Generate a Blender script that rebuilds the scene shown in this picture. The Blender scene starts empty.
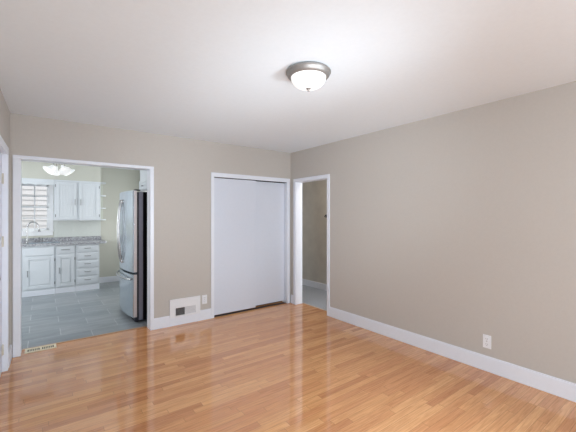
import bpy, bmesh, math, random
from mathutils import Matrix, Vector
random.seed(7)
C = bpy.context.scene.collection
S = bpy.context.scene
PI = math.pi

# ------------------------------------------------------------------ camera
cam_d = bpy.data.cameras.new('camera')
cam = bpy.data.objects.new('camera', cam_d); C.objects.link(cam)
cam.location = (0, 0, 1.413)
cam.rotation_euler = (math.radians(90), 0, math.radians(-36.75))
cam_d.sensor_width = 36; cam_d.lens = 36 * 330 / 576
cam_d.clip_start = 0.05
S.camera = cam

# ------------------------------------------------------------------ light
S.view_settings.view_transform = 'Standard'
S.view_settings.look = 'None'
S.view_settings.gamma = 1
S.view_settings.use_curve_mapping = False
S.view_settings.exposure = 0.18

w = bpy.data.worlds.new('sky'); S.world = w; w.use_nodes = True
bg = w.node_tree.nodes['Background']
bg.inputs[0].default_value = (0.86, 0.93, 1.0, 1); bg.inputs[1].default_value = 1.4

def area(name, loc, rot, sx, sy, power, col=(1, 1, 1)):
    l = bpy.data.lights.new(name, 'AREA'); l.shape = 'RECTANGLE'
    l.size = sx; l.size_y = sy; l.energy = power; l.color = col
    o = bpy.data.objects.new(name, l); C.objects.link(o)
    o.location = loc; o.rotation_euler = rot
    return o
def point(name, loc, power, col=(1, 1, 1), r=0.05):
    l = bpy.data.lights.new(name, 'POINT'); l.energy = power; l.color = col; l.shadow_soft_size = r
    o = bpy.data.objects.new(name, l); C.objects.link(o); o.location = loc
    return o
# fill lights added out of view, some behind wall openings cut for them
LC = (0.86, 0.98, 1.08)
def spot(name, loc, target, power, size, col=(1, 1, 1), r=0.3):
    l = bpy.data.lights.new(name, 'SPOT'); l.energy = power; l.spot_size = math.radians(size); l.spot_blend = 1.0; l.color = col; l.shadow_soft_size = r
    o = bpy.data.objects.new(name, l); C.objects.link(o); o.location = loc
    o.rotation_euler = (Vector(target) - Vector(loc)).to_track_quat('-Z', 'Y').to_euler()
    return o
area('fill_left', (-0.50, -1.7, 1.45), (math.radians(90), 0, math.radians(-90)), 1.5, 1.6, 60, LC)  # unseen fill behind the camera, outside an opening added for it
area('bounce_fill', (1.3, -1.5, 1.0), (math.radians(180), 0, 0), 1.6, 1.0, 26, LC)  # added soft fill aimed up to brighten the ceiling
area('fill_kitchen_left', (-1.62, 6.1, 1.25), (math.radians(90), 0, math.radians(-90)), 1.9, 1.3, 34, (0.95, 0.98, 1.0))  # unseen fill added outside the kitchen's left wall
area('fill_kitchen_right', (1.76, 6.9, 1.4), (math.radians(90), 0, math.radians(90)), 0.9, 1.3, 12, (0.95, 0.98, 1.0))  # added fill in front of solid wall, lifting the far kitchen wall
area('fill_hall_near', (3.85, 0.84, 1.4), (math.radians(90), 0, 0), 0.7, 1.1, 30, (0.95, 0.97, 1.0))  # unseen fill added beyond the near end of the hall
area('fill_hall_top', (3.85, 3.85, 2.42), (0, 0, 0), 0.4, 0.3, 7, (1.0, 0.97, 0.93))  # added hall fill, no fixture belongs to it
spot('fill_up_right', (0.5, -0.5, 0.8), (3.0, 4.3, 2.44), 255, 60, LC, .3)  # added fill for the far right of the ceiling
spot('fill_up_left', (2.5, -0.6, 0.8), (-0.3, 3.8, 2.44), 245, 60, LC, .3)  # added fill for the far left of the ceiling
spot('fill_right_low', (0.2, -1.2, 1.2), (3.25, 2.6, 0.6), 60, 70, LC, .3)  # unseen fill added to lift the lower right wall
spot('fill_left_low', (2.6, -1.0, 1.5), (0.7, 2.4, 0.0), 265, 70, LC, .3)  # unseen fill added to brighten the left and middle floor
sun = bpy.data.lights.new('sun', 'SUN'); sun.energy = 2.0; sun.angle = 0.01; sun.color = (1, .97, .93)
so = bpy.data.objects.new('sun', sun); C.objects.link(so); so.rotation_euler = (math.radians(24), math.radians(8), 0)

# ------------------------------------------------------------------ materials
def mat(name, col, rough=0.5, metal=0.0, spec=0.5, coat=0.0):
    m = bpy.data.materials.new(name); m.use_nodes = True
    b = m.node_tree.nodes['Principled BSDF']
    b.inputs['Base Color'].default_value = (*col, 1)
    b.inputs['Roughness'].default_value = rough
    b.inputs['Metallic'].default_value = metal
    b.inputs['Specular IOR Level'].default_value = spec
    b.inputs['Coat Weight'].default_value = coat
    return m
def N(m, t): return m.node_tree.nodes.new(t)
def L(m, a, b): m.node_tree.links.new(a, b)
def B(m): return m.node_tree.nodes['Principled BSDF']
def objco(m):
    g = N(m, 'ShaderNodeNewGeometry'); return g.outputs['Position']
def noisy(name, col, rough=0.5, amp=0.05, scale=20, bump=0.0, metal=0.0, spec=0.5, stretch=(1, 1, 1)):
    m = mat(name, col, rough, metal, spec)
    mp = N(m, 'ShaderNodeMapping'); mp.inputs['Scale'].default_value = stretch
    L(m, objco(m), mp.inputs['Vector'])
    n = N(m, 'ShaderNodeTexNoise'); n.inputs['Scale'].default_value = scale; n.inputs['Detail'].default_value = 4
    L(m, mp.outputs[0], n.inputs['Vector'])
    r = N(m, 'ShaderNodeValToRGB')
    r.color_ramp.elements[0].position = 0.3; r.color_ramp.elements[1].position = 0.7
    r.color_ramp.elements[0].color = (*[c * (1 - amp) for c in col], 1)
    r.color_ramp.elements[1].color = (*[min(1, c * (1 + amp)) for c in col], 1)
    L(m, n.outputs['Fac'], r.inputs[0]); L(m, r.outputs[0], B(m).inputs['Base Color'])
    if bump:
        bp = N(m, 'ShaderNodeBump'); bp.inputs['Strength'].default_value = bump; bp.inputs['Distance'].default_value = 0.002
        L(m, n.outputs['Fac'], bp.inputs['Height']); L(m, bp.outputs[0], B(m).inputs['Normal'])
    return m

M = {}
M['wall'] = noisy('greige wall paint', (0.535, 0.493, 0.452), 0.75, 0.015, 60, 0.05, spec=0.3)
M['ceil'] = noisy('white ceiling paint', (0.84, 0.89, 0.93), 0.9, 0.01, 40, 0.05, spec=0.2)
M['kwall'] = noisy('sage kitchen paint', (0.60, 0.595, 0.53), 0.7, 0.015, 60, 0.05, spec=0.3)
M['hwall'] = noisy('hall paint', (0.60, 0.56, 0.50), 0.8, 0.05, 6, 0.1, spec=0.3)
M['trim'] = noisy('white trim paint', (0.80, 0.82, 0.88), 0.35, 0.01, 30)
M['door'] = noisy('white door paint', (0.68, 0.71, 0.79), 0.4, 0.01, 30)
M['cab'] = noisy('white cabinet paint', (0.71, 0.74, 0.775), 0.35, 0.01, 30)
M['plastic'] = noisy('white plastic', (0.82, 0.82, 0.84), 0.3, 0.01, 50)
M['dark'] = noisy('painted shade black', (0.02, 0.02, 0.022), 0.7, 0.1, 30)  # near-black standing in for shade in the ducts and closet
M['slot'] = noisy('slot and shaded louver grey', (0.27, 0.26, 0.26), 0.5, 0.05, 80)
M['nickel'] = noisy('brushed nickel', (0.36, 0.345, 0.33), 0.5, 0.08, 60, metal=0.75, stretch=(1, 1, 12))
M['chrome'] = noisy('chrome', (0.5, 0.5, 0.51), 0.22, 0.03, 60, metal=1.0)
M['pull'] = noisy('pewter pull', (0.25, 0.25, 0.26), 0.35, 0.1, 60, metal=0.8)
M['steel'] = noisy('stainless steel', (0.58, 0.64, 0.69), 0.25, 0.03, 40, metal=0.9, stretch=(1, 1, 0.02))
M['steeledge'] = noisy('door edge steel', (0.75, 0.68, 0.68), 0.4, 0.03, 40, metal=0.35)
M['gasket'] = noisy('rubber gasket', (0.02, 0.02, 0.03), 0.6, 0.1, 40)
M['greycase'] = noisy('grey steel side', (0.26, 0.26, 0.33), 0.5, 0.05, 40, metal=0.2)
M['blackcase'] = noisy('black case', (0.004, 0.004, 0.005), 0.8, 0.1, 40, spec=0.1)
M['brass'] = noisy('cream register metal', (0.78, 0.68, 0.50), 0.4, 0.05, 40)
M['hinge'] = noisy('hinge metal', (0.62, 0.58, 0.50), 0.4, 0.05, 40, metal=0.4)
M['carpet'] = noisy('grey carpet', (0.40, 0.42, 0.46), 0.95, 0.25, 55, 0.6, spec=0.1)

# emissive frosted glass (lamps that are on)
def lampglass(name, col, st):
    m = mat(name, (0.9, 0.9, 0.9), 0.3)
    b = B(m)
    n = N(m, 'ShaderNodeTexNoise'); n.inputs['Scale'].default_value = 7
    L(m, objco(m), n.inputs['Vector'])
    r = N(m, 'ShaderNodeMapRange'); r.inputs['To Min'].default_value = st * 0.75; r.inputs['To Max'].default_value = st * 1.25
    L(m, n.outputs['Fac'], r.inputs['Value'])
    b.inputs['Emission Color'].default_value = (*col, 1); L(m, r.outputs[0], b.inputs['Emission Strength'])
    return m
M['lamp'] = lampglass('lit alabaster glass', (1, 0.97, 0.93), 0.6)
M['sash'] = noisy('lightened sash white', (0.90, 0.91, 0.93), 0.3, 0.01, 30)  # trim white lightened to stand in for light on the window frame
M['klamp'] = lampglass('lit white shade glass', (1, 0.99, 0.97), 0.28)

# window glass
m = bpy.data.materials.new('window glass'); m.use_nodes = True; nt = m.node_tree; nt.nodes.clear()
o_ = nt.nodes.new('ShaderNodeOutputMaterial'); mx = nt.nodes.new('ShaderNodeMixShader')
tr = nt.nodes.new('ShaderNodeBsdfTransparent'); gl = nt.nodes.new('ShaderNodeBsdfGlossy'); gl.inputs['Roughness'].default_value = 0.02
fr = nt.nodes.new('ShaderNodeFresnel'); fr.inputs[0].default_value = 1.45
nt.links.new(fr.outputs[0], mx.inputs[0]); nt.links.new(tr.outputs[0], mx.inputs[1]); nt.links.new(gl.outputs[0], mx.inputs[2]); nt.links.new(mx.outputs[0], o_.inputs[0])
M['glass'] = m

# oak strip floor: boards run along x, 57 mm wide, random lengths
def math_(m, op, a, b=None):
    n = N(m, 'ShaderNodeMath'); n.operation = op
    for i, v in enumerate((a, b)):
        if v is None: continue
        if isinstance(v, (int, float)): n.inputs[i].default_value = v
        else: L(m, v, n.inputs[i])
    return n.outputs[0]
def wood_floor():
    m = mat('oak strip floor', (0.6, 0.35, 0.18), 0.07, spec=0.5)
    B(m).inputs['IOR'].default_value = 1.7
    sep = N(m, 'ShaderNodeSeparateXYZ'); L(m, objco(m), sep.inputs[0])
    x, y = sep.outputs[0], sep.outputs[1]
    W = 0.0572
    ry = math_(m, 'DIVIDE', y, W); row = math_(m, 'FLOOR', ry); fy = math_(m, 'FRACT', ry)
    wn = N(m, 'ShaderNodeTexWhiteNoise'); wn.noise_dimensions = '1D'; L(m, row, wn.inputs['W'])
    ln = math_(m, 'ADD', math_(m, 'MULTIPLY', wn.outputs['Value'], 0.45), 0.5)
    off = math_(m, 'MULTIPLY', wn.outputs['Value'], 37.3)
    rx = math_(m, 'ADD', math_(m, 'DIVIDE', x, ln), off); cx = math_(m, 'FLOOR', rx); fx = math_(m, 'FRACT', rx)
    cmb = N(m, 'ShaderNodeCombineXYZ'); L(m, cx, cmb.inputs[0]); L(m, row, cmb.inputs[1])
    w2 = N(m, 'ShaderNodeTexWhiteNoise'); w2.noise_dimensions = '3D'; L(m, cmb.outputs[0], w2.inputs['Vector'])
    ramp = N(m, 'ShaderNodeValToRGB'); e = ramp.color_ramp.elements
    e[0].position = 0; e[0].color = (0.57, 0.255, 0.115, 1)
    e[1].position = 1; e[1].color = (0.80, 0.435, 0.205, 1)
    a = e.new(0.2); a.color = (0.66, 0.31, 0.14, 1)
    a = e.new(0.65); a.color = (0.71, 0.36, 0.16, 1)
    L(m, w2.outputs['Value'], ramp.inputs[0])
    # grain: noise stretched along the board, shifted per board
    g1 = N(m, 'ShaderNodeCombineXYZ')
    L(m, math_(m, 'ADD', math_(m, 'MULTIPLY', x, 2.2), math_(m, 'MULTIPLY', w2.outputs['Value'], 50)), g1.inputs[0])
    L(m, math_(m, 'MULTIPLY', y, 45.0), g1.inputs[1])
    nz = N(m, 'ShaderNodeTexNoise'); nz.inputs['Scale'].default_value = 1.6; nz.inputs['Detail'].default_value = 6; nz.inputs['Roughness'].default_value = 0.6; nz.inputs['Distortion'].default_value = 1.2
    L(m, g1.outputs[0], nz.inputs['Vector'])
    gr = N(m, 'ShaderNodeValToRGB'); gr.color_ramp.elements[0].position = 0.3; gr.color_ramp.elements[0].color = (0.78, 0.69, 0.62, 1)
    gr.color_ramp.elements[1].position = 0.62; gr.color_ramp.elements[1].color = (1.04, 1.03, 1.02, 1)
    L(m, nz.outputs['Fac'], gr.inputs[0])
    mul = N(m, 'ShaderNodeMix'); mul.data_type = 'RGBA'; mul.blend_type = 'MULTIPLY'; mul.inputs[0].default_value = 1
    L(m, ramp.outputs[0], mul.inputs[6]); L(m, gr.outputs[0], mul.inputs[7])
    # joints
    ey = math_(m, 'MINIMUM', fy, math_(m, 'SUBTRACT', 1.0, fy)); gy = math_(m, 'LESS_THAN', ey, 0.018)
    ex = math_(m, 'MULTIPLY', math_(m, 'MINIMUM', fx, math_(m, 'SUBTRACT', 1.0, fx)), ln); gx = math_(m, 'LESS_THAN', ex, 0.0014)
    gap = math_(m, 'MAXIMUM', gy, gx)
    mix = N(m, 'ShaderNodeMix'); mix.data_type = 'RGBA'; L(m, math_(m, 'MULTIPLY', gap, 0.55), mix.inputs[0])
    L(m, mul.outputs[2], mix.inputs[6]); mix.inputs[7].default_value = (0.22, 0.10, 0.045, 1)
    L(m, mix.outputs[2], B(m).inputs['Base Color'])
    # varnish: gentle unevenness
    n3 = N(m, 'ShaderNodeTexNoise'); n3.inputs['Scale'].default_value = 9; L(m, objco(m), n3.inputs['Vector'])
    hs = math_(m, 'ADD', math_(m, 'MULTIPLY', n3.outputs['Fac'], 0.25), math_(m, 'MULTIPLY', gap, -0.5))
    hs = math_(m, 'ADD', hs, math_(m, 'MULTIPLY', w2.outputs['Value'], 0.10))
    bp = N(m, 'ShaderNodeBump'); bp.inputs['Strength'].default_value = 0.05; bp.inputs['Distance'].default_value = 0.002
    L(m, hs, bp.inputs['Height']); L(m, bp.outputs[0], B(m).inputs['Normal'])
    return m
M['wood'] = wood_floor()

def tile_floor():
    m = mat('slate tile floor', (0.2, 0.23, 0.26), 0.35)
    br = N(m, 'ShaderNodeTexBrick'); mp = N(m, 'ShaderNodeMapping'); L(m, objco(m), mp.inputs['Vector'])
    mp.inputs['Location'].default_value = (0.12, 0.13, 0)
    L(m, mp.outputs[0], br.inputs['Vector'])
    br.inputs['Scale'].default_value = 1; br.inputs['Brick Width'].default_value = 0.61; br.inputs['Row Height'].default_value = 0.305
    br.inputs['Mortar Size'].default_value = 0.004; br.offset = 0.5
    br.inputs['Color1'].default_value = (0.235, 0.265, 0.295, 1); br.inputs['Color2'].default_value = (0.32, 0.345, 0.37, 1)
    br.inputs['Mortar'].default_value = (0.46, 0.48, 0.50, 1)
    n = N(m, 'ShaderNodeTexNoise'); n.inputs['Scale'].default_value = 5; n.inputs['Detail'].default_value = 8; n.inputs['Roughness'].default_value = 0.65
    mp2 = N(m, 'ShaderNodeMapping'); mp2.inputs['Scale'].default_value = (0.5, 1.8, 1); L(m, objco(m), mp2.inputs['Vector']); L(m, mp2.outputs[0], n.inputs['Vector'])
    r = N(m, 'ShaderNodeValToRGB'); r.color_ramp.elements[0].position = 0.3; r.color_ramp.elements[1].position = 0.7
    r.color_ramp.elements[0].color = (0.8, 0.8, 0.8, 1); r.color_ramp.elements[1].color = (1.2, 1.18, 1.15, 1)
    L(m, n.outputs['Fac'], r.inputs[0])
    mul = N(m, 'ShaderNodeMix'); mul.data_type = 'RGBA'; mul.blend_type = 'MULTIPLY'; mul.inputs[0].default_value = 1
    L(m, br.outputs['Color'], mul.inputs[6]); L(m, r.outputs[0], mul.inputs[7]); L(m, mul.outputs[2], B(m).inputs['Base Color'])
    bp = N(m, 'ShaderNodeBump'); bp.inputs['Strength'].default_value = 0.2; bp.inputs['Distance'].default_value = 0.003
    L(m, n.outputs['Fac'], bp.inputs['Height']); L(m, bp.outputs[0], B(m).inputs['Normal'])
    return m
M['tile'] = tile_floor()

def granite():
    m = mat('speckled granite', (0.4, 0.4, 0.42), 0.2)
    n = N(m, 'ShaderNodeTexNoise'); n.inputs['Scale'].default_value = 45; n.inputs['Detail'].default_value = 5; n.inputs['Roughness'].default_value = 0.8
    L(m, objco(m), n.inputs['Vector'])
    r = N(m, 'ShaderNodeValToRGB'); e = r.color_ramp.elements
    e[0].position = 0.36; e[0].color = (0.10, 0.10, 0.11, 1); e[1].position = 0.62; e[1].color = (0.62, 0.63, 0.66, 1)
    a = e.new(0.47); a.color = (0.36, 0.36, 0.39, 1)
    L(m, n.outputs['Fac'], r.inputs[0]); L(m, r.outputs[0], B(m).inputs['Base Color'])
    return m
M['granite'] = granite()
M['siding'] = noisy('painted clapboard', (0.61, 0.585, 0.585), 0.6, 0.03, 8)
M['siding'].node_tree.nodes['Principled BSDF'].inputs['Roughness'].default_value = 0.7
M['ground'] = noisy('garden ground', (0.25, 0.27, 0.2), 0.9, 0.3, 3)

# ------------------------------------------------------------------ mesh helpers
class MB:
    def __init__(s, mtx=None): s.bm = bmesh.new(); s.m = mtx or Matrix.Identity(4)
    def box(s, x0, x1, y0, y1, z0, z1, bev=0.0, seg=2):
        vs = [s.bm.verts.new((x, y, z)) for x in (x0, x1) for y in (y0, y1) for z in (z0, z1)]
        fs = [s.bm.faces.new([vs[i] for i in q]) for q in ((0, 1, 3, 2), (4, 6, 7, 5), (0, 4, 5, 1), (2, 3, 7, 6), (0, 2, 6, 4), (1, 5, 7, 3))]
        if bev:
            es = list({e for f in fs for e in f.edges})
            bmesh.ops.bevel(s.bm, geom=es, offset=bev, segments=seg, affect='EDGES', profile=0.5)
        return s
    def prism(s, pts, z0, z1, axis='z'):
        def P(a, b, c): return (a, b, c) if axis == 'z' else ((a, c, b) if axis == 'y' else (c, a, b))
        b_ = [s.bm.verts.new(P(x, y, z0)) for x, y in pts]; t = [s.bm.verts.new(P(x, y, z1)) for x, y in pts]
        n = len(pts)
        s.bm.faces.new(b_[::-1]); s.bm.faces.new(t)
        for i in range(n): s.bm.faces.new((b_[i], b_[(i + 1) % n], t[(i + 1) % n], t[i]))
        return s
    def lathe(s, prof, c=(0, 0, 0), n=48, mtx=None):
        R = mtx or Matrix.Identity(4); rings = []
        for r, z in prof:
            if r < 1e-6: rings.append([s.bm.verts.new(Vector(c) + R @ Vector((0, 0, z)))])
            else: rings.append([s.bm.verts.new(Vector(c) + R @ Vector((r * math.cos(2 * PI * k / n), r * math.sin(2 * PI * k / n), z))) for k in range(n)])
        for a, b in zip(rings, rings[1:]):
            for k in range(n):
                k2 = (k + 1) % n
                if len(a) == 1 and len(b) == 1: continue
                if len(a) == 1: s.bm.faces.new((a[0], b[k], b[k2]))
                elif len(b) == 1: s.bm.faces.new((a[k], b[0], a[k2]))
                else: s.bm.faces.new((a[k], b[k], b[k2], a[k2]))
        return s
    def tube(s, pts, r, n=10):
        pts = [Vector(p) for p in pts]; rings = []; up = None
        for i, p in enumerate(pts):
            d = (pts[min(i + 1, len(pts) - 1)] - pts[max(i - 1, 0)]).normalized()
            if up is None: up = Vector((0, 0, 1)) if abs(d.z) < 0.9 else Vector((1, 0, 0))
            a = d.cross(up).normalized(); b = a.cross(d).normalized(); up = b
            rr = r[i] if isinstance(r, (list, tuple)) else r
            rings.append([s.bm.verts.new(p + a * rr * math.cos(2 * PI * k / n) + b * rr * math.sin(2 * PI * k / n)) for k in range(n)])
        for q, w_ in zip(rings, rings[1:]):
            for k in range(n): s.bm.faces.new((q[k], q[(k + 1) % n], w_[(k + 1) % n], w_[k]))
        s.bm.faces.new(rings[0][::-1]); s.bm.faces.new(rings[-1])
        return s
    def build(s, name, m, parent=None, smooth=False, label=None):
        s.bm.transform(s.m)
        bmesh.ops.recalc_face_normals(s.bm, faces=s.bm.faces[:])
        if parent is not None: s.bm.transform(parent.matrix_world.inverted() if parent.get('_w') is None else Matrix.Translation(-Vector(parent['_w'])))
        me = bpy.data.meshes.new(name); s.bm.to_mesh(me); s.bm.free()
        me.materials.append(m)
        if smooth:
            for p in me.polygons: p.use_smooth = True
            try: me.set_sharp_from_angle(angle=math.radians(40))
            except Exception: pass
        o = bpy.data.objects.new(name, me); C.objects.link(o)
        if parent is not None:
            o.parent = parent
            o['_w'] = tuple(Vector(parent['_w'])) if parent.get('_w') is not None else (0, 0, 0)
        if label: o['label'] = label
        return o
def struct(o): o['kind'] = 'structure'; return o
def tag(o, label, cat, group=None):
    o['label'] = label; o['category'] = cat
    if group: o['group'] = group
    return o
def thing(name, loc, label, cat, group=None):
    o = bpy.data.objects.new(name, None); C.objects.link(o); o.empty_display_size = 0.1
    o.location = loc; o['_w'] = tuple(loc)
    return tag(o, label, cat, group)

# ------------------------------------------------------------------ room constants
H = 2.44
YB, YB2 = 4.291, 4.421        # back wall faces
XR, XR2 = 3.257, 3.380        # right wall faces
YR = -3.00                    # rear wall
def LX(y): return -0.250 - (YB - y) * 0.02
OX0, OX1, OZ = -0.168, 1.075, 1.990       # kitchen opening
CX0, CX1, CZ = 1.917, 3.184, 1.957        # closet opening
DY0, DY1, DZ = 3.422, 4.140, 1.950        # hall doorway
KY = 7.95; KX0, KX1 = -1.5, 1.78          # kitchen
J = 0.016                                  # jamb board thickness

# ------------------------------------------------------------------ floors and ceilings
T = 0.10
f = MB().box(-0.5, XR2 + 0.02, YR - .2, YB, -T, 0)
f.box(OX0 - J, OX1 + J, YB, 4.455, -T, 0).box(CX0 - J, XR, YB, YB2 + .02, -T, 0)
struct(f.build('floor', M['wood']))
struct(MB().box(KX0 - .1, KX1, 4.455, KY + .12, -T, 0).build('floor_kitchen', M['tile']))
struct(MB().box(XR2 + 0.02, 4.32 + .1, 0.9, 6.2, -T, 0.0).build('floor_hall', M['carpet']))
struct(MB().box(KX1, XR, YB2 + .02, 5.2, -T, 0).build('floor_closet', M['dark']))  # closet shade put into a near-black floor colour
struct(MB().box(-0.5, XR2, YR - .2, YB2, H, H + .1).build('ceiling', M['ceil']))
struct(MB().box(KX0 - .1, KX1 + .08, YB2, KY + .12, H, H + .1).build('ceiling_kitchen', M['ceil']))
struct(MB().box(XR2, 4.42, 0.9, 6.2, H, H + .1).build('ceiling_hall', M['hwall']))
struct(MB().box(OX0 + .005, OX1 - .005, 4.448, 4.478, 0.0, 0.006, 0.002).build('trim_1', noisy('oak threshold', (0.5, 0.29, 0.15), 0.3, 0.1, 30)))
struct(MB().box(XR2 + .005, XR2 + .035, DY0 + .005, DY1 - .005, 0.0, 0.006, 0.002).build('trim_2', noisy('carpet edge strip', (0.52, 0.42, 0.33), 0.4, 0.1, 30)))

# ------------------------------------------------------------------ walls
b = MB()
b.box(-0.45, OX0 - J, YB, YB2, 0, H).box(OX0 - J, OX1 + J, YB, YB2, OZ + J, H)
b.box(OX1 + J, CX0 - J, YB, YB2, 0, H).box(CX0 - J, CX1 + J, YB, YB2, CZ + J, H).box(CX1 + J, XR, YB, YB2, 0, H)
# kitchen side of this wall is thin paint layer of its own below
struct(b.build('wall_back', M['wall']))
b = MB()
b.box(XR, XR2, YR, DY0 - J, 0, H).box(XR, XR2, DY0 - J, DY1 + J, DZ + J, H).box(XR, XR2, DY1 + J, YB2, 0, H)
struct(b.build('wall_right', M['wall']))
LD0, LD1, LDZ = 3.13, 3.945, 1.975
def lseg(mb, y0, y1, z0, z1, t=0.12, pr=0.0):
    mb.prism([(LX(y0) + pr, y0), (LX(y1) + pr, y1), (LX(y1) + pr - t, y1), (LX(y0) + pr - t, y0)], z0, z1)
    return mb
b = MB(); lseg(b, -.95, LD0 - J, 0, H); lseg(b, YR, -2.45, 0, H); lseg(b, -2.45, -.95, 0, .65); lseg(b, -2.45, -.95, 2.25, H); lseg(b, LD0 - J, LD1 + J, LDZ + J, H); lseg(b, LD1 + J, YB, 0, H)
struct(b.build('wall_left', M['wall']))
WX0, WX1, WZ0, WZ1 = -.15, 3.15, 0.10, 2.30
b = MB().box(-.5, WX0, YR - .12, YR, 0, H).box(WX1, XR2, YR - .12, YR, 0, H).box(WX0, WX1, YR - .12, YR, 0, WZ0).box(WX0, WX1, YR - .12, YR, WZ1, H)
struct(b.build('wall_rear', M['wall']))
# kitchen
KW = (-0.335, 0.120, 1.135, 2.03)   # far window rough opening
b = MB().box(KX0 - .1, KW[0], KY, KY + .12, 0, H).box(KW[1], KX1 + .08, KY, KY + .12, 0, H)
b.box(KW[0], KW[1], KY, KY + .12, 0, KW[2]).box(KW[0], KW[1], KY, KY + .12, KW[3], H)
struct(b.build('wall_kitchen_far', M['kwall']))
struct(MB().box(KX1, KX1 + .08, YB2, KY, 0, H).build('wall_kitchen_right', M['kwall']))
b = MB().box(KX0 - .1, KX0, YB2, 5.1, 0, H).box(KX0 - .1, KX0, 7.1, KY, 0, H).box(KX0 - .1, KX0, 5.1, 7.1, 0, .85).box(KX0 - .1, KX0, 5.1, 7.1, 2.15, H)
struct(b.build('wall_kitchen_left', M['kwall']))
b = MB().box(KX0 - .1, OX0 - J, YB2, YB2 + .01, 0, H).box(OX0 - J, OX1 + J, YB2, YB2 + .01, OZ + J, H).box(OX1 + J, KX1, YB2, YB2 + .01, 0, H)
b.box(KX0 - .1, -.45, YB2 - .12, YB2, 0, H)
struct(b.build('wall_kitchen_near', M['kwall']))
# closet and hall
struct(MB().box(KX1 + .08, XR2, 5.05, 5.15, 0, H).build('wall_closet', M['hwall']))
struct(MB().box(4.32, 4.42, 0.9, 6.2, 0, H).build('wall_hall_right', M['hwall']))
struct(MB().box(XR2, 4.32, 6.1, 6.2, 0, H).box(XR, XR2, YB2, 6.2, 0, H).build('wall_hall_far', M['hwall']))
struct(MB().box(XR2, 4.32, 0.85, 0.9, 0, .8).box(XR2, 3.45, .85, .9, .8, H).box(4.25, 4.32, .85, .9, .8, H).box(3.45, 4.25, .85, .9, 2.0, H).build('wall_hall_near', M['hwall']))

# ------------------------------------------------------------------ casings and jambs
CT = 0.016
def casing_y(x0, x1, z, cw, hw, yf, yb, name, wr=None):
    wr = wr or cw
    m_ = MB()
    m_.box(x0 - cw, x0, yf - CT, yf, 0, z, .003).box(x1, x1 + wr, yf - CT, yf, 0, z, .003)
    m_.box(x0 - cw, x1 + wr, yf - CT - .002, yf, z, z + hw, .003)
    m_.box(x0 - J, x0, yf, yb, 0, z).box(x1, x1 + J, yf, yb, 0, z).box(x0 - J, x1 + J, yf, yb, z, z + J)
    return struct(m_.build(name, M['trim']))
casing_y(OX0, OX1, OZ, 0.064, 0.035, YB, YB2 + .012, 'trim_3', 0.042)
casing_y(CX0, CX1, CZ, 0.043, 0.060, YB, YB2, 'trim_4', 0.05)
m_ = MB()
m_.box(XR - CT, XR, DY0 - .050, DY0, 0, DZ, .003).box(XR - CT, XR, DY1, DY1 + .058, 0, DZ, .003)
m_.box(XR - CT - .002, XR, DY0 - .050, DY1 + .058, DZ, DZ + .055, .003)
m_.box(XR, XR2, DY0 - J, DY0, 0, DZ).box(XR, XR2, DY1, DY1 + J, 0, DZ).box(XR, XR2, DY0 - J, DY1 + J, DZ, DZ + J)
struct(m_.build('trim_5', M['trim']))
m_ = MB()
for y0, y1, z0, z1 in ((LD1, LD1 + .072, 0, LDZ), (LD0 - .072, LD0, 0, LDZ), (LD0 - .072, LD1 + .072, LDZ, LDZ + .07)):
    lseg(m_, y0, y1, z0, z1, .01, .01)
lseg(m_, LD1, LD1 + J, 0, LDZ, .12); lseg(m_, LD0 - J, LD0, 0, LDZ, .12); lseg(m_, LD0, LD1, LDZ, LDZ + J, .12)
struct(m_.build('trim_6', M['trim']))
# closet top track fascia shadow gap and track
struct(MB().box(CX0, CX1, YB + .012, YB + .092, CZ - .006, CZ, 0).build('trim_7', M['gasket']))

# baseboards
BH = 0.138
def base_prof(mb, a0, a1, face, axis, sgn, h=BH):
    # small stepped profile: body and eased top lip
    if axis == 'x': # runs along x, face at y=face, room towards sgn
        mb.box(a0, a1, min(face, face + sgn * .014), max(face, face + sgn * .014), 0, h - .012, .001).box(a0, a1, min(face, face + sgn * .010), max(face, face + sgn * .010), h - .014, h, .002)
    else:
        mb.box(min(face, face + sgn * .014), max(face, face + sgn * .014), a0, a1, 0, h - .012, .001).box(min(face, face + sgn * .010), max(face, face + sgn * .010), a0, a1, h - .014, h, .002)
    return mb
b = base_prof(MB(), OX1 + .042, 1.310, YB, 'x', -1); base_prof(b, 1.717, CX0 - .043, YB, 'x', -1)
b.box(1.310, 1.717, YB - .014, YB, 0, .105, .001)
struct(b.build('baseboard_back', M['trim']))
b = base_prof(MB(), YR + .02, DY0 - .050, XR, 'y', -1); base_prof(b, DY1 + .058, YB - .02, XR, 'y', -1)
struct(b.build('baseboard_right', M['trim']))
b = MB(); lseg(b, LD1 + .072, YB - .018, 0, BH, .014, .014); lseg(b, YR + .02, LD0 - .072, 0, BH, .014, .014)
struct(b.build('baseboard_left', M['trim']))
struct(base_prof(MB(), .95, 6.05, 4.32, 'y', -1, .12).build('baseboard_hall', M['trim']))
struct(base_prof(MB(), 0.925, KX1, KY, 'x', -1, .12).build('baseboard_kitchen', M['trim']))

# ------------------------------------------------------------------ closet sliding doors
def pull_recess(mb, x, y, z): mb.lathe([(0, 0.0), (.018, 0.0), (.021, .0015), (.023, 0)], (x, y, z), 24, Matrix.Rotation(PI / 2, 4, 'X'))
d = struct(MB().box(CX0 + .004, 2.600, YB + .012, YB + .040, .028, CZ - .010, .002).build('door_1', M['door']))
d = struct(MB().box(2.565, CX1 - .004, YB + .062, YB + .090, .036, CZ - .010, .002).build('door_2', M['door']))
struct(MB().box(CX0 + .004, CX1 - .004, YB + .018, YB + .072, 0.0, .004).build('trim_8', M['gasket']))

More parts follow.
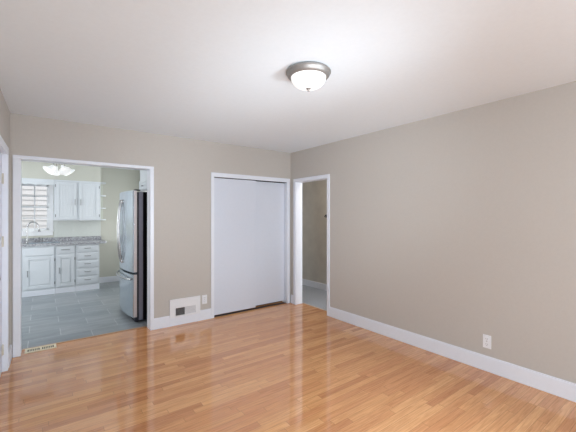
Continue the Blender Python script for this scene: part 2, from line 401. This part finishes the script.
# left wall door, set back in its frame, opening into this room (hinges at its far edge)
dm = MB(); t0, t1 = 0.03, 0.035
dm.prism([(LX(LD0) - t0, LD0 + .003), (LX(LD1) - t0, LD1 - .003), (LX(LD1) - t0 - t1, LD1 - .003), (LX(LD0) - t0 - t1, LD0 + .003)], .01, LDZ - .004)
d3 = struct(dm.build('door_3', M['door']))
for z in (0.20, 1.18, 1.75):
    y = LD1 - .004; xx = LX(y) - .024
    MB().lathe([(0, 0), (.007, 0), (.007, .09), (.004, .095), (0, .095)], (xx, y - .002, z - .045), 14).box(xx - .006, xx - .002, y - .035, y, z - .045, z + .045).build('hinge', M['hinge'], d3, True, 'pale brass hinge')
MB().lathe([(0, 0), (.028, 0), (.028, .006), (.010, .01), (.010, .03), (.026, .04), (.026, .055), (0, .062)], (LX(LD0 + .07) - t0, LD0 + .07, .95), 24, Matrix.Rotation(PI / 2, 4, 'Y')).build('door_knob', M['nickel'], d3, True, 'metal knob')

# ------------------------------------------------------------------ main ceiling light
cx, cy = 1.512, 1.783
t = thing('ceiling_light', (cx, cy, H), 'round flush ceiling light with brushed nickel ring and lit frosted dome in the main room', 'ceiling light')
MB().lathe([(0, 0), (.130, 0), (.150, -.003), (.158, -.012), (.158, -.020), (.151, -.026), (.149, -.036), (.143, -.044), (.135, -.050), (.128, -.052), (.124, -.050), (.122, -.030), (0, -.028)], (cx, cy, H), 72).build('nickel_ring', M['nickel'], t, True, 'stepped brushed nickel ring')
prof = [(.123, -.040)] + [(.123 * math.cos(a) ** 0.8, -.048 - .078 * math.sin(a)) for a in [i * PI / 2 / 14 for i in range(14)]] + [(0, -.126)]
MB().lathe(prof, (cx, cy, H), 72).build('glass_dome', M['lamp'], t, True, 'glowing frosted glass dome')
MB().lathe([(0, -.118), (.017, -.122), (.018, -.128), (.009, -.133), (.006, -.138), (.008, -.143), (.004, -.149), (0, -.150)], (cx, cy, H), 24).build('finial', M['nickel'], t, True, 'small metal finial under the dome')

# ------------------------------------------------------------------ wall register, outlets, floor register
t = thing('wall_register', (1.5135, YB, .10), 'white metal air register low on the wall left of the closet, cut into the baseboard', 'vent')
rx0, rx1, rz0, rz1 = 1.310, 1.717, .105, .338
gx0, gxm, gx1, gz0, gz1 = 1.385, 1.512, 1.650, .122, .222
p = MB()
yf = YB - .018
p.box(rx0, gx0, yf, YB, rz0, rz1, .002).box(gx1, rx1, yf, YB, rz0, rz1, .002).box(gx0 - .001, gx1 + .001, yf, YB, gz1, rz1, .002).box(gx0 - .001, gx1 + .001, yf, YB, rz0, gz0, .002).box(gxm - .006, gxm + .006, yf, YB, gz0, gz1, .001)
p.build('face_plate', M['plastic'], t)
MB().box(gx0, gx1, YB - .002, YB - .0005, gz0, gz1).build('duct_shade', M['dark'], t, label='dark sheet behind the louvers standing in for the unlit duct')  # shade inside the duct painted as a near-black sheet
for k in range(7):
    z = gz0 + (gz1 - gz0) * (k + .5) / 7
    MB(Matrix.Translation((0, yf + .008, z)) @ Matrix.Rotation(math.radians(12), 4, 'X')).box(gx0, gxm - .006, -.006, .006, -.0015, .0015).build('louver', M['slot'], t, label='thin open louver with its shade put into a darker grey')  # shade on the open side put into the louver colour
    MB(Matrix.Translation((0, yf + .008, z)) @ Matrix.Rotation(math.radians(-62), 4, 'X')).box(gxm + .006, gx1, -.0085, .0085, -.001, .001).build('louver', M['plastic'], t)
MB().box(rx1 - .022, rx1 - .014, yf - .010, yf, .16, .175, .001).build('damper_lever', M['plastic'], t)

def outlet(mtx, loc, label):
    t = thing('wall_outlet', loc, label, 'outlet')
    MB(mtx).box(-.0355, .0355, -.006, 0, -.0605, .0605, .003).build('cover_plate', M['plastic'], t)
    for dz in (-.024, .024):
        r = MB(mtx).box(-.017, .017, -.0085, -.005, dz - .017, dz + .017, .004).build('socket', M['plastic'], t, label='raised socket face')
        MB(mtx).box(-.009, -.006, -.0088, -.0084, dz - .002, dz + .009).box(.006, .009, -.0088, -.0084, dz - .002, dz + .008).box(-.003, .003, -.0088, -.0084, dz - .012, dz - .007).build('slots', M['slot'], r)
    MB(mtx).lathe([(0, 0), (.004, 0), (.003, .0015), (0, .002)], (0, -.006, 0), 12, Matrix.Rotation(PI / 2, 4, 'X')).build('screw', M['chrome'], t)
    return t
outlet(Matrix.Translation((1.782, YB, .275)), (1.782, YB, .275), 'small white outlet beside the wall register, left of the closet doors')
outlet(Matrix.Translation((XR, 1.325, .268)) @ Matrix.Rotation(-PI / 2, 4, 'Z'), (XR, 1.325, .268), 'white duplex outlet low on the long bare right-hand wall')

t = thing('floor_register', (0, 4.38, 0), 'cream metal floor register set in the floor at the kitchen opening', 'vent')
fx0, fx1, fy0, fy1 = -.140, .128, 4.318, 4.452
p = MB(); hy0, hy1 = 4.345, 4.425
p.box(fx0, fx1, fy0, hy0, 0, .008, .002).box(fx0, fx1, hy1, fy1, 0, .008, .002).box(fx0, fx0 + .022, hy0, hy1, 0, .008).box(fx1 - .022, fx1, hy0, hy1, 0, .008).box(-.016, .004, hy0, hy1, 0, .008)
n = 6
for k in range(n):
    for a, bb in ((fx0 + .022, -.016), (.004, fx1 - .022)):
        x = a + (bb - a) * (k + 1) / (n + 1)
        if k % 1 == 0: p.box(x - .0035, x + .003, hy0, hy1, .001, .003)
p.build('grille', M['brass'], t)
MB().box(fx0 + .01, fx1 - .01, fy0 + .01, fy1 - .01, .0002, .001).build('duct_shade', M['dark'], t, label='dark sheet under the floor register bars standing in for the unlit duct')  # near-black sheet painted in place of the shade below the bars

# hook on the hall wall
t = thing('wall_hook', (4.32, 4.575, 1.41), 'tiny black hook on the hall wall seen at the right edge of the doorway', 'hook')
MB().box(4.314, 4.32, 4.560, 4.590, 1.385, 1.440, .002).build('back_plate', M['gasket'], t)
MB().tube([(4.316, 4.575, 1.425), (4.290, 4.575, 1.418), (4.280, 4.575, 1.405), (4.284, 4.575, 1.392)], .006).build('hook', M['gasket'], t, True)

# ------------------------------------------------------------------ kitchen cabinets
FY = 7.33     # base cabinet face
UY = 7.62     # upper cabinet face
def panel_door(mb, x0, x1, z0, z1, y, bead=False, st=.052):
    mb.box(x0, x0 + st, y - .018, y, z0, z1, .0025).box(x1 - st, x1, y - .018, y, z0, z1, .0025)
    mb.box(x0 + st, x1 - st, y - .018, y, z1 - st, z1, .0025).box(x0 + st, x1 - st, y - .018, y, z0, z0 + st, .0025)
    a, bb, c_, dd = x0 + st, x1 - st, z0 + st, z1 - st
    if bead:
        n = max(3, int((bb - a) / .04))
        for k in range(n):
            u0 = a + (bb - a) * k / n; u1 = a + (bb - a) * (k + 1) / n
            mb.box(u0, u1, y - .010, y, c_, dd, .003, 1)
    else:
        mb.box(a, bb, y - .006, y, c_, dd)
        mb.box(a + .014, bb - .014, y - .015, y - .004, c_ + .014, dd - .014, .006, 2)
    return mb
def vpull(x, y, z, parent, h=.10):
    MB().tube([(x, y, z - h / 2), (x, y - .022, z - h / 2 + .006), (x, y - .028, z), (x, y - .022, z + h / 2 - .006), (x, y, z + h / 2)], .0055, 8).build('pull', M['pull'], parent, True, 'dark metal pull')
def hpull(x, y, z, parent, wd=.10):
    MB().tube([(x - wd / 2, y, z), (x - wd / 2 + .006, y - .022, z), (x, y - .028, z), (x + wd / 2 - .006, y - .022, z), (x + wd / 2, y, z)], .005, 8).build('pull', M['pull'], parent, True, 'dark metal pull')
def hinge(x, y, z, parent):
    MB().box(x - .006, x + .006, y - .006, y, z - .025, z + .025, .002).build('hinge', M['pull'], parent, label='dark exposed hinge')

def base_body(name, x0, x1, label, end=False):
    t = thing(name, ((x0 + x1) / 2, KY - .3, 0), label, 'cabinet')
    b = MB().box(x0, x1, FY + .018, KY - .003, .10, .860, 0)
    b.box(x0, x1, FY, FY + .018, .10, .880, .001)
    b.box(x0, x1, FY + .018, FY + .05, .860, .880).box(x0, x1, FY + .02, KY - .003, .0, .10)
    b.build('body', M['cab'], t)
    MB().box(x0, x1, FY - .004, FY + .019, 0, .098, .003).build('base_skirt', M['trim'], t)
    return t
t = base_body('sink_cabinet', -.275, .202, 'white sink base cabinet under the window with false drawer front and one wide door')
MB().box(-.240, .182, FY - .018, FY, .712, .850, .004).build('false_front', M['cab'], t)
dd_ = panel_door(MB(), -.232, .180, .128, .690, FY).build('door', M['cab'], t)
vpull(-.195, FY - .018, .40, dd_); hinge(.192, FY, .62, dd_); hinge(.192, FY, .20, dd_)
t = base_body('base_cabinet', -.80, -.277, 'white base cabinet mostly hidden left of the sink cabinet')
MB().box(-.78, -.295, FY - .018, FY, .712, .850, .004).build('drawer', M['cab'], t)
dd_ = panel_door(MB(), -.78, -.295, .128, .690, FY).build('door', M['cab'], t)
vpull(-.74, FY - .018, .40, dd_)
t = base_body('base_cabinet', .204, .508, 'narrow white base cabinet with one drawer over one door, between sink cabinet and drawer stack')
dr = MB().box(.222, .490, FY - .018, FY, .735, .850, .004).build('drawer', M['cab'], t); hpull(.356, FY - .018, .795, dr, .13)
dd_ = panel_door(MB(), .222, .490, .128, .690, FY).build('door', M['cab'], t)
vpull(.258, FY - .018, .42, dd_); hinge(.499, FY, .62, dd_); hinge(.499, FY, .20, dd_)
t = base_body('drawer_cabinet', .510, .900, 'white base cabinet with five stacked drawers at the right end of the counter')
for z0, z1 in ((.735, .850), (.590, .708), (.440, .560), (.290, .410), (.135, .262)):
    dr = MB().box(.535, .876, FY - .018, FY, z0, z1, .004).box(.56, .851, FY - .021, FY - .017, z0 + .022, z1 - .022, .002).build('drawer', M['cab'], t)
    hpull(.705, FY - .021, (z0 + z1) / 2 + .01, dr, .10)

# countertop with sink cut-out
CTZ0, CTZ1 = .880, .920
sx0, sx1, sy0, sy1 = -.20, .28, 7.42, 7.72
c = MB()
CX_ = .975
c.box(-.80, sx0, 7.295, KY - .003, CTZ0, CTZ1).box(sx1, CX_, 7.295, KY - .003, CTZ0, CTZ1).box(sx0, sx1, 7.295, sy0, CTZ0, CTZ1).box(sx0, sx1, sy1, KY - .003, CTZ0, CTZ1)
# rounded right end
c.prism([(CX_, 7.295), (CX_ + .03, 7.303), (CX_ + .05, 7.325), (CX_ + .055, 7.36), (CX_ + .055, KY - .003), (CX_, KY - .003)], CTZ0, CTZ1)
ct = tag(c.build('countertop', M['granite']), 'long speckled grey granite countertop with inset sink over the white base cabinets', 'countertop')
tag(MB().box(-.80, 1.01, KY - .023, KY - .002, CTZ1, .992, .003).build('backsplash', M['granite']), 'low grey granite upstand along the wall behind the countertop', 'backsplash')
# beadboard panel between counter and uppers
bb = MB(); x = .192
while x < 1.00:
    bb.box(x, min(x + .040, 1.0), KY - .010, KY - .001, .994, 1.318, .002, 1); x += .0405
tag(bb.build('beadboard_panel', noisy('pale beadboard paint', (.70, .73, .70), .45, .01, 30)), 'pale grooved beadboard panel between granite upstand and wall cabinet', 'wall panel')

# sink
r = MB()
r.box(sx0 - .012, sx1 + .012, sy0 - .012, sy0 + .006, CTZ1, CTZ1 + .0008).box(sx0 - .012, sx1 + .012, sy1 - .006, sy1 + .012, CTZ1, CTZ1 + .0008).box(sx0 - .012, sx0 + .006, sy0, sy1, CTZ1, CTZ1 + .0008).box(sx1 - .006, sx1 + .012, sy0, sy1, CTZ1, CTZ1 + .0008)
sk = r.build('sink', M['chrome'], ct, label='stainless steel drop-in sink')
r = MB(); g = .004
r.box(sx0 + g, sx0 + g + .003, sy0 + g, sy1 - g, .8835, CTZ1).box(sx1 - g - .003, sx1 - g, sy0 + g, sy1 - g, .8835, CTZ1).box(sx0 + g, sx1 - g, sy0 + g, sy0 + g + .003, .8835, CTZ1).box(sx0 + g, sx1 - g, sy1 - g - .003, sy1 - g, .8835, CTZ1).box(sx0 + g, sx1 - g, sy0 + g, sy1 - g, .8805, .8835)
r.build('basin', M['steel'], sk)
# faucet
bx, by = -.213, 7.80
t = thing('faucet', (bx, by, CTZ1), 'tall gooseneck metal faucet rising from the counter in front of the window', 'faucet')
MB().lathe([(0, 0), (.030, 0), (.030, .008), (.020, .02), (.017, .06), (.013, .07), (0, .07)], (bx, by, CTZ1), 24).build('base', M['chrome'], t, True)
pts = [(bx, by, CTZ1 + .06), (bx, by, 1.16)]
for k in range(1, 13):
    a = PI - k * PI * 1.02 / 12
    pts.append((bx + .082 + .082 * math.cos(a), by - .02 * k / 12 * 1.5, 1.20 + .100 * math.sin(a)))
pts.append((bx + .172, by - .035, 1.155))
MB().tube(pts, .0125, 12).build('spout', M['chrome'], t, True)
MB().tube([(bx + .172, by - .035, 1.16), (bx + .176, by - .036, 1.14), (bx + .178, by - .037, 1.115)], [.014, .018, .021], 14).build('spray_head', M['pull'], t, True, 'darker spray head')
MB().tube([(bx + .012, by, CTZ1 + .04), (bx + .05, by - .01, CTZ1 + .05), (bx + .10, by - .02, CTZ1 + .085)], [.010, .008, .007], 10).build('lever', M['pull'], t, True, 'dark lever handle')
t = thing('side_sprayer', (-.04, 7.81, CTZ1), 'small dark metal side sprayer right of the faucet, nearer to it', 'sprayer')
MB().lathe([(0, 0), (.022, 0), (.022, .006), (.013, .012), (.012, .04), (.016, .065), (.016, .085), (0, .09)], (-.04, 7.81, CTZ1), 20).build('sprayer_body', M['pull'], t, True)
t = thing('soap_dispenser', (.015, 7.81, CTZ1), 'small dark soap dispenser on the counter, farther right of the faucet', 'dispenser')
MB().lathe([(0, 0), (.018, 0), (.018, .006), (.010, .012), (.009, .07), (.012, .078), (0, .085)], (.015, 7.81, CTZ1), 20).build('pump', M['pull'], t, True)
MB().tube([(.015, 7.81, CTZ1 + .078), (.015, 7.775, CTZ1 + .080), (.015, 7.765, CTZ1 + .070)], .005, 8).build('nozzle', M['pull'], t, True)

# upper cabinet
UX0, UX1, UZ0, UZ1 = .190, .955, 1.325, 2.100
t = thing('wall_cabinet', ((UX0 + UX1) / 2, KY - .16, UZ0), 'white two-door wall cabinet with beadboard doors beside the kitchen window', 'cabinet')
MB().box(UX0, UX1, UY, KY - .004, UZ0, UZ1, .002).box(UX0 - .0, UX1 + .0, UY - .008, UY + .004, UZ1 - .03, UZ1, .002).build('body', M['cab'], t)
for x0, x1, px, hx in ((.218, .545, .520, .211), (.590, .925, .615, .935)):
    dd_ = panel_door(MB(), x0, x1, 1.350, 2.055, UY, True).build('door', M['cab'], t)
    vpull(px, UY - .018, 1.68, dd_, .11)
    hinge(hx, UY, 1.99, dd_); hinge(hx, UY, 1.42, dd_)
# soffit above cabinets and window
struct(MB().box(KX0, UX1 + .002, UY, KY, UZ1, H).build('wall_soffit', M['kwall']))
t = thing('wall_cabinet', (-.75, KY - .16, UZ0), 'white wall cabinet hidden left of the kitchen window', 'cabinet')
MB().box(-1.1, -.38, UY, KY - .004, UZ0, UZ1, .002).build('body', M['cab'], t)
panel_door(MB(), -1.08, -.75, 1.35, 2.055, UY, True).build('door', M['cab'], t); panel_door(MB(), -.73, -.40, 1.35, 2.055, UY, True).build('door', M['cab'], t)

# open corner shelf, quarter-round boards
t = thing('corner_shelf', (UX1 + .03, KY - .12, UZ0), 'open white end shelf with rounded boards at the right side of the wall cabinet', 'shelf')
MB().box(UX1 + .002, UX1 + .085, KY - .014, KY - .004, UZ0 + .02, UZ1, .001).build('back_panel', noisy('shelf back paint', (.66, .68, .60), .5, .01, 30), t)
for z in (UZ0, 1.565, 1.818, UZ1 - .02):
    pts = [(UX1 + .002, KY - .0145), (UX1 + .002, UY + .02)]
    for k in range(9):
        a = -PI / 2 + k * PI / 2 / 8
        pts.append((UX1 + .03 + .085 * math.cos(a), UY + .12 + .10 * math.sin(a)))
    pts.append((UX1 + .115, KY - .0145))
    MB().prism(pts, z, z + .02).build('shelf_board', M['cab'], t)

# scalloped valance
pts = [(-.378, UZ1), (-.378, 1.995)]
nn = 60
for k in range(nn + 1):
    u = k / nn; x = -.378 + u * (.188 + .378)
    pts.append((x, 1.985 + .016 * abs(math.sin(u * PI * 4)) ** 0.7))
pts += [(.188, 1.995), (.188, UZ1)]
tag(MB().prism(pts, UY + .002, UY + .022, 'y').build('valance', M['cab']), 'white scalloped wooden valance board above the kitchen window', 'valance')

# kitchen window
wn = MB()
x0, x1, z0, z1 = KW
wn.box(x0 - .05, x0, KY - .016, KY, z0 - .03, z1 + .05, .002).box(x1, x1 + .068, KY - .016, KY, z0 - .03, z1 + .05, .002).box(x0, x1, KY - .016, KY, z1, z1 + .05, .002)
wn.box(x0 - .05, x1 + .068, KY - .030, KY, z0 - .03, z0 - .003, .003).box(x0 - .03, x1 + .06, KY - .014, KY, z0 - .10, z0 - .03, .002)
wn.box(x0, x0 + .012, KY, KY + .12, z0, z1).box(x1 - .012, x1, KY, KY + .12, z0, z1).box(x0, x1, KY, KY + .12, z0, z0 + .012).box(x0, x1, KY, KY + .12, z1 - .012, z1)
win = struct(wn.build('window_1', M['sash']))
def sash(name, z0, z1, y):
    s_ = MB(); a, bq = x0 + .012, x1 - .012
    fr_ = .026
    s_.box(a, a + fr_, y, y + .03, z0, z1, .002).box(bq - fr_, bq, y, y + .03, z0, z1, .002).box(a, bq, y, y + .03, z1 - .03, z1, .002).box(a, bq, y, y + .03, z0, z0 + .03, .002)
    xm = (a + bq) / 2; zm = (z0 + z1) / 2
    s_.box(xm - .010, xm + .010, y + .004, y + .026, z0, z1, .002).box(a, bq, y + .004, y + .026, zm - .010, zm + .010, .002)
    o = s_.build(name, M['sash'], win)
    MB().box(a + .01, bq - .01, y + .013, y + .016, z0 + .01, z1 - .01).build('pane', M['glass'], o)
sash('upper_sash', 1.570, z1 - .012, KY + .065); sash('lower_sash', z0 + .012, 1.600, KY + .030)

# outside: neighbouring house wall of clapboards and ground
sd = MB()
for k in range(32):
    z = -.6 + k * .127
    sd.prism([(10.30, z), (10.278, z), (10.296, z + .127), (10.30, z + .127)], -5, 4, 'x')
hs = sd.build('neighbour_house', M['siding'])
tag(hs, 'pale clapboard wall of the neighbouring house seen through the kitchen window', 'building')
MB().box(-5, 4, 10.30, 10.5, -.6, 3.6).build('house_wall', M['siding'], hs)
struct(MB().box(-6, 5, KY + .13, 12, -.7, -.6).build('ground', M['ground']))

# ------------------------------------------------------------------ fridge (front faces -x)
fy0, fy1 = 4.690, 5.625; fyc = (fy0 + fy1) / 2
t = thing('refrigerator', (1.35, fyc, 0), 'stainless french-door refrigerator with bottom freezer just inside the kitchen opening', 'refrigerator')
MB().box(1.088, 1.70, fy0 + .002, fy1 - .002, .03, 1.735, .004).build('case', M['blackcase'], t, label='black rear of the case')
MB().box(1.034, 1.088, fy0, fy1, .03, 1.735, .006).build('case_front', M['greycase'], t, label='grey front edge of the case')
MB().box(1.012, 1.034, fy0 + .008, fy1 - .008, .05, 1.73).build('gasket', M['gasket'], t, label='dark door gasket')
def arcx(y): return .963 - .050 * (1 - ((y - fyc) / (fy1 - fyc)) ** 2)
def slab(y0, y1, z0, z1, edge_lo, edge_hi, name):
    n = 14; front = []
    for k in range(n + 1):
        y = y0 + (y1 - y0) * k / n; xx = arcx(y)
        front.append((xx, y))
    if edge_lo: front[0] = (front[0][0] + .010, front[0][1]); front.insert(1, (arcx(y0 + .008), y0 + .008))
    if edge_hi: front[-1] = (front[-1][0] + .010, front[-1][1]); front.insert(-1, (arcx(y1 - .008), y1 - .008))
    return MB().prism(front + [(1.004, y1), (1.004, y0)], z0, z1).build(name, M['steel'], t)
dn = slab(fy0, fyc - .003, .668, 1.750, 1, 0, 'door'); df = slab(fyc + .003, fy1, .668, 1.750, 0, 1, 'door'); fz = slab(fy0, fy1, .075, .640, 1, 1, 'freezer_drawer')
for o, z0, z1 in ((dn, .670, 1.748), (fz, .077, .638)):
    MB().box(.975, 1.010, fy0 - .0015, fy0 + .001, z0, z1).build('edge_strip', M['steeledge'], o, label='pale side edge of the door')
for o, yy in ((dn, fyc - .055), (df, fyc + .055)):
    xx = arcx(yy); zb, zt = .78, 1.62; pts = []
    for k in range(17):
        u = k / 16; pts.append((xx - .008 - .036 * math.sin(PI * u) ** .55, yy, zb + (zt - zb) * u))
    MB().tube(pts, .013, 12).box(xx - .02, xx + .004, yy - .014, yy + .014, zb - .02, zb + .02, .004).box(xx - .02, xx + .004, yy - .014, yy + .014, zt - .02, zt + .02, .004).build('handle', M['chrome'], o, True, 'bowed bar handle')
pts = []
for k in range(17):
    u = k / 16; y = fy0 + .045 + (fy1 - fy0 - .09) * u; pts.append((arcx(y) - .008 - .036 * math.sin(PI * u) ** .5, y, .575))
MB().tube(pts, .014, 12).build('handle', M['chrome'], fz, True, 'bowed bar handle')
MB().box(.985, 1.69, fy0 + .02, fy1 - .02, .012, .072, .003).build('kick_grille', M['gasket'], t)
for x in (1.02, 1.62):
    for y in (fy0 + .06, fy1 - .06): MB().lathe([(0, 0), (.02, 0), (.02, .012), (0, .014)], (x, y, 0), 14).build('foot', M['gasket'], t)
for y in (fy0 + .04, fy1 - .04): MB().box(.985, 1.06, y - .02, y + .02, 1.751, 1.766, .003).build('hinge_cover', M['gasket'], t)

# cabinet above fridge
t = thing('wall_cabinet', (1.50, fyc, 1.80), 'white cabinet high above the refrigerator, partly hidden by the opening', 'cabinet')
MB().box(1.262, KX1 - .003, fy0, fy1 + .02, 1.80, 2.10, .002).build('body', M['cab'], t)
mt = Matrix.Translation((1.262, 0, 0)) @ Matrix.Rotation(-PI / 2, 4, 'Z')
for a0, a1 in ((fy0 + .01, fyc - .004), (fyc + .004, fy1 + .01)):
    dd_ = panel_door(MB(mt), -a1, -a0, 1.812, 1.965, 0, False, .04).build('door', M['cab'], t)
    MB().lathe([(0, 0), (.007, 0), (.007, .012), (.014, .02), (0, .027)], (1.244, a0 + .20, 1.875), 14, Matrix.Rotation(-PI / 2, 4, 'Y')).build('knob', M['pull'], dd_, True, 'dark knob')
struct(MB().box(1.258, KX1, fy0, fy1 + .02, 2.10, H).build('trim_9', M['cab']))

# ------------------------------------------------------------------ kitchen ceiling lamp
lx, ly = .215, 6.10
t = thing('kitchen_ceiling_light', (lx, ly, H), 'kitchen ceiling light with a cluster of glowing white bell glass shades', 'ceiling light')
MB().lathe([(0, 0), (.065, 0), (.065, -.008), (.03, -.03), (.010, -.035), (.010, -.16), (.022, -.17), (.030, -.20), (.022, -.23), (.010, -.24), (0, -.245)], (lx, ly, H), 32).build('stem', M['nickel'], t, True, 'nickel canopy, stem and hub')
for k in range(4):
    a = math.radians(25 + 90 * k); dx, dy = math.cos(a), math.sin(a)
    MB().tube([(lx + dx * .015, ly + dy * .015, H - .20), (lx + dx * .05, ly + dy * .05, H - .185), (lx + dx * .075, ly + dy * .075, H - .235), (lx + dx * .082, ly + dy * .082, H - .275)], .006, 8).build('arm', M['nickel'], t, True)
    ax = Vector((dx * .9, dy * .9, -1)).normalized()
    R = Vector((0, 0, 1)).rotation_difference(ax).to_matrix().to_4x4()
    sc = .82; pr = [(0, -.01), (.02, -.008), (.026, .01), (.034, .04), (.050, .075), (.075, .105), (.098, .122), (.102, .126), (.095, .124), (.072, .108), (.045, .078), (.028, .045), (.02, .012), (0, .008)]
    MB().lathe(pr, (lx + dx * .082, ly + dy * .082, H - .275), 32, R @ Matrix.Scale(sc, 4)).build('glass_shade', M['klamp'], t, True, 'glowing bell-shaped glass shade')
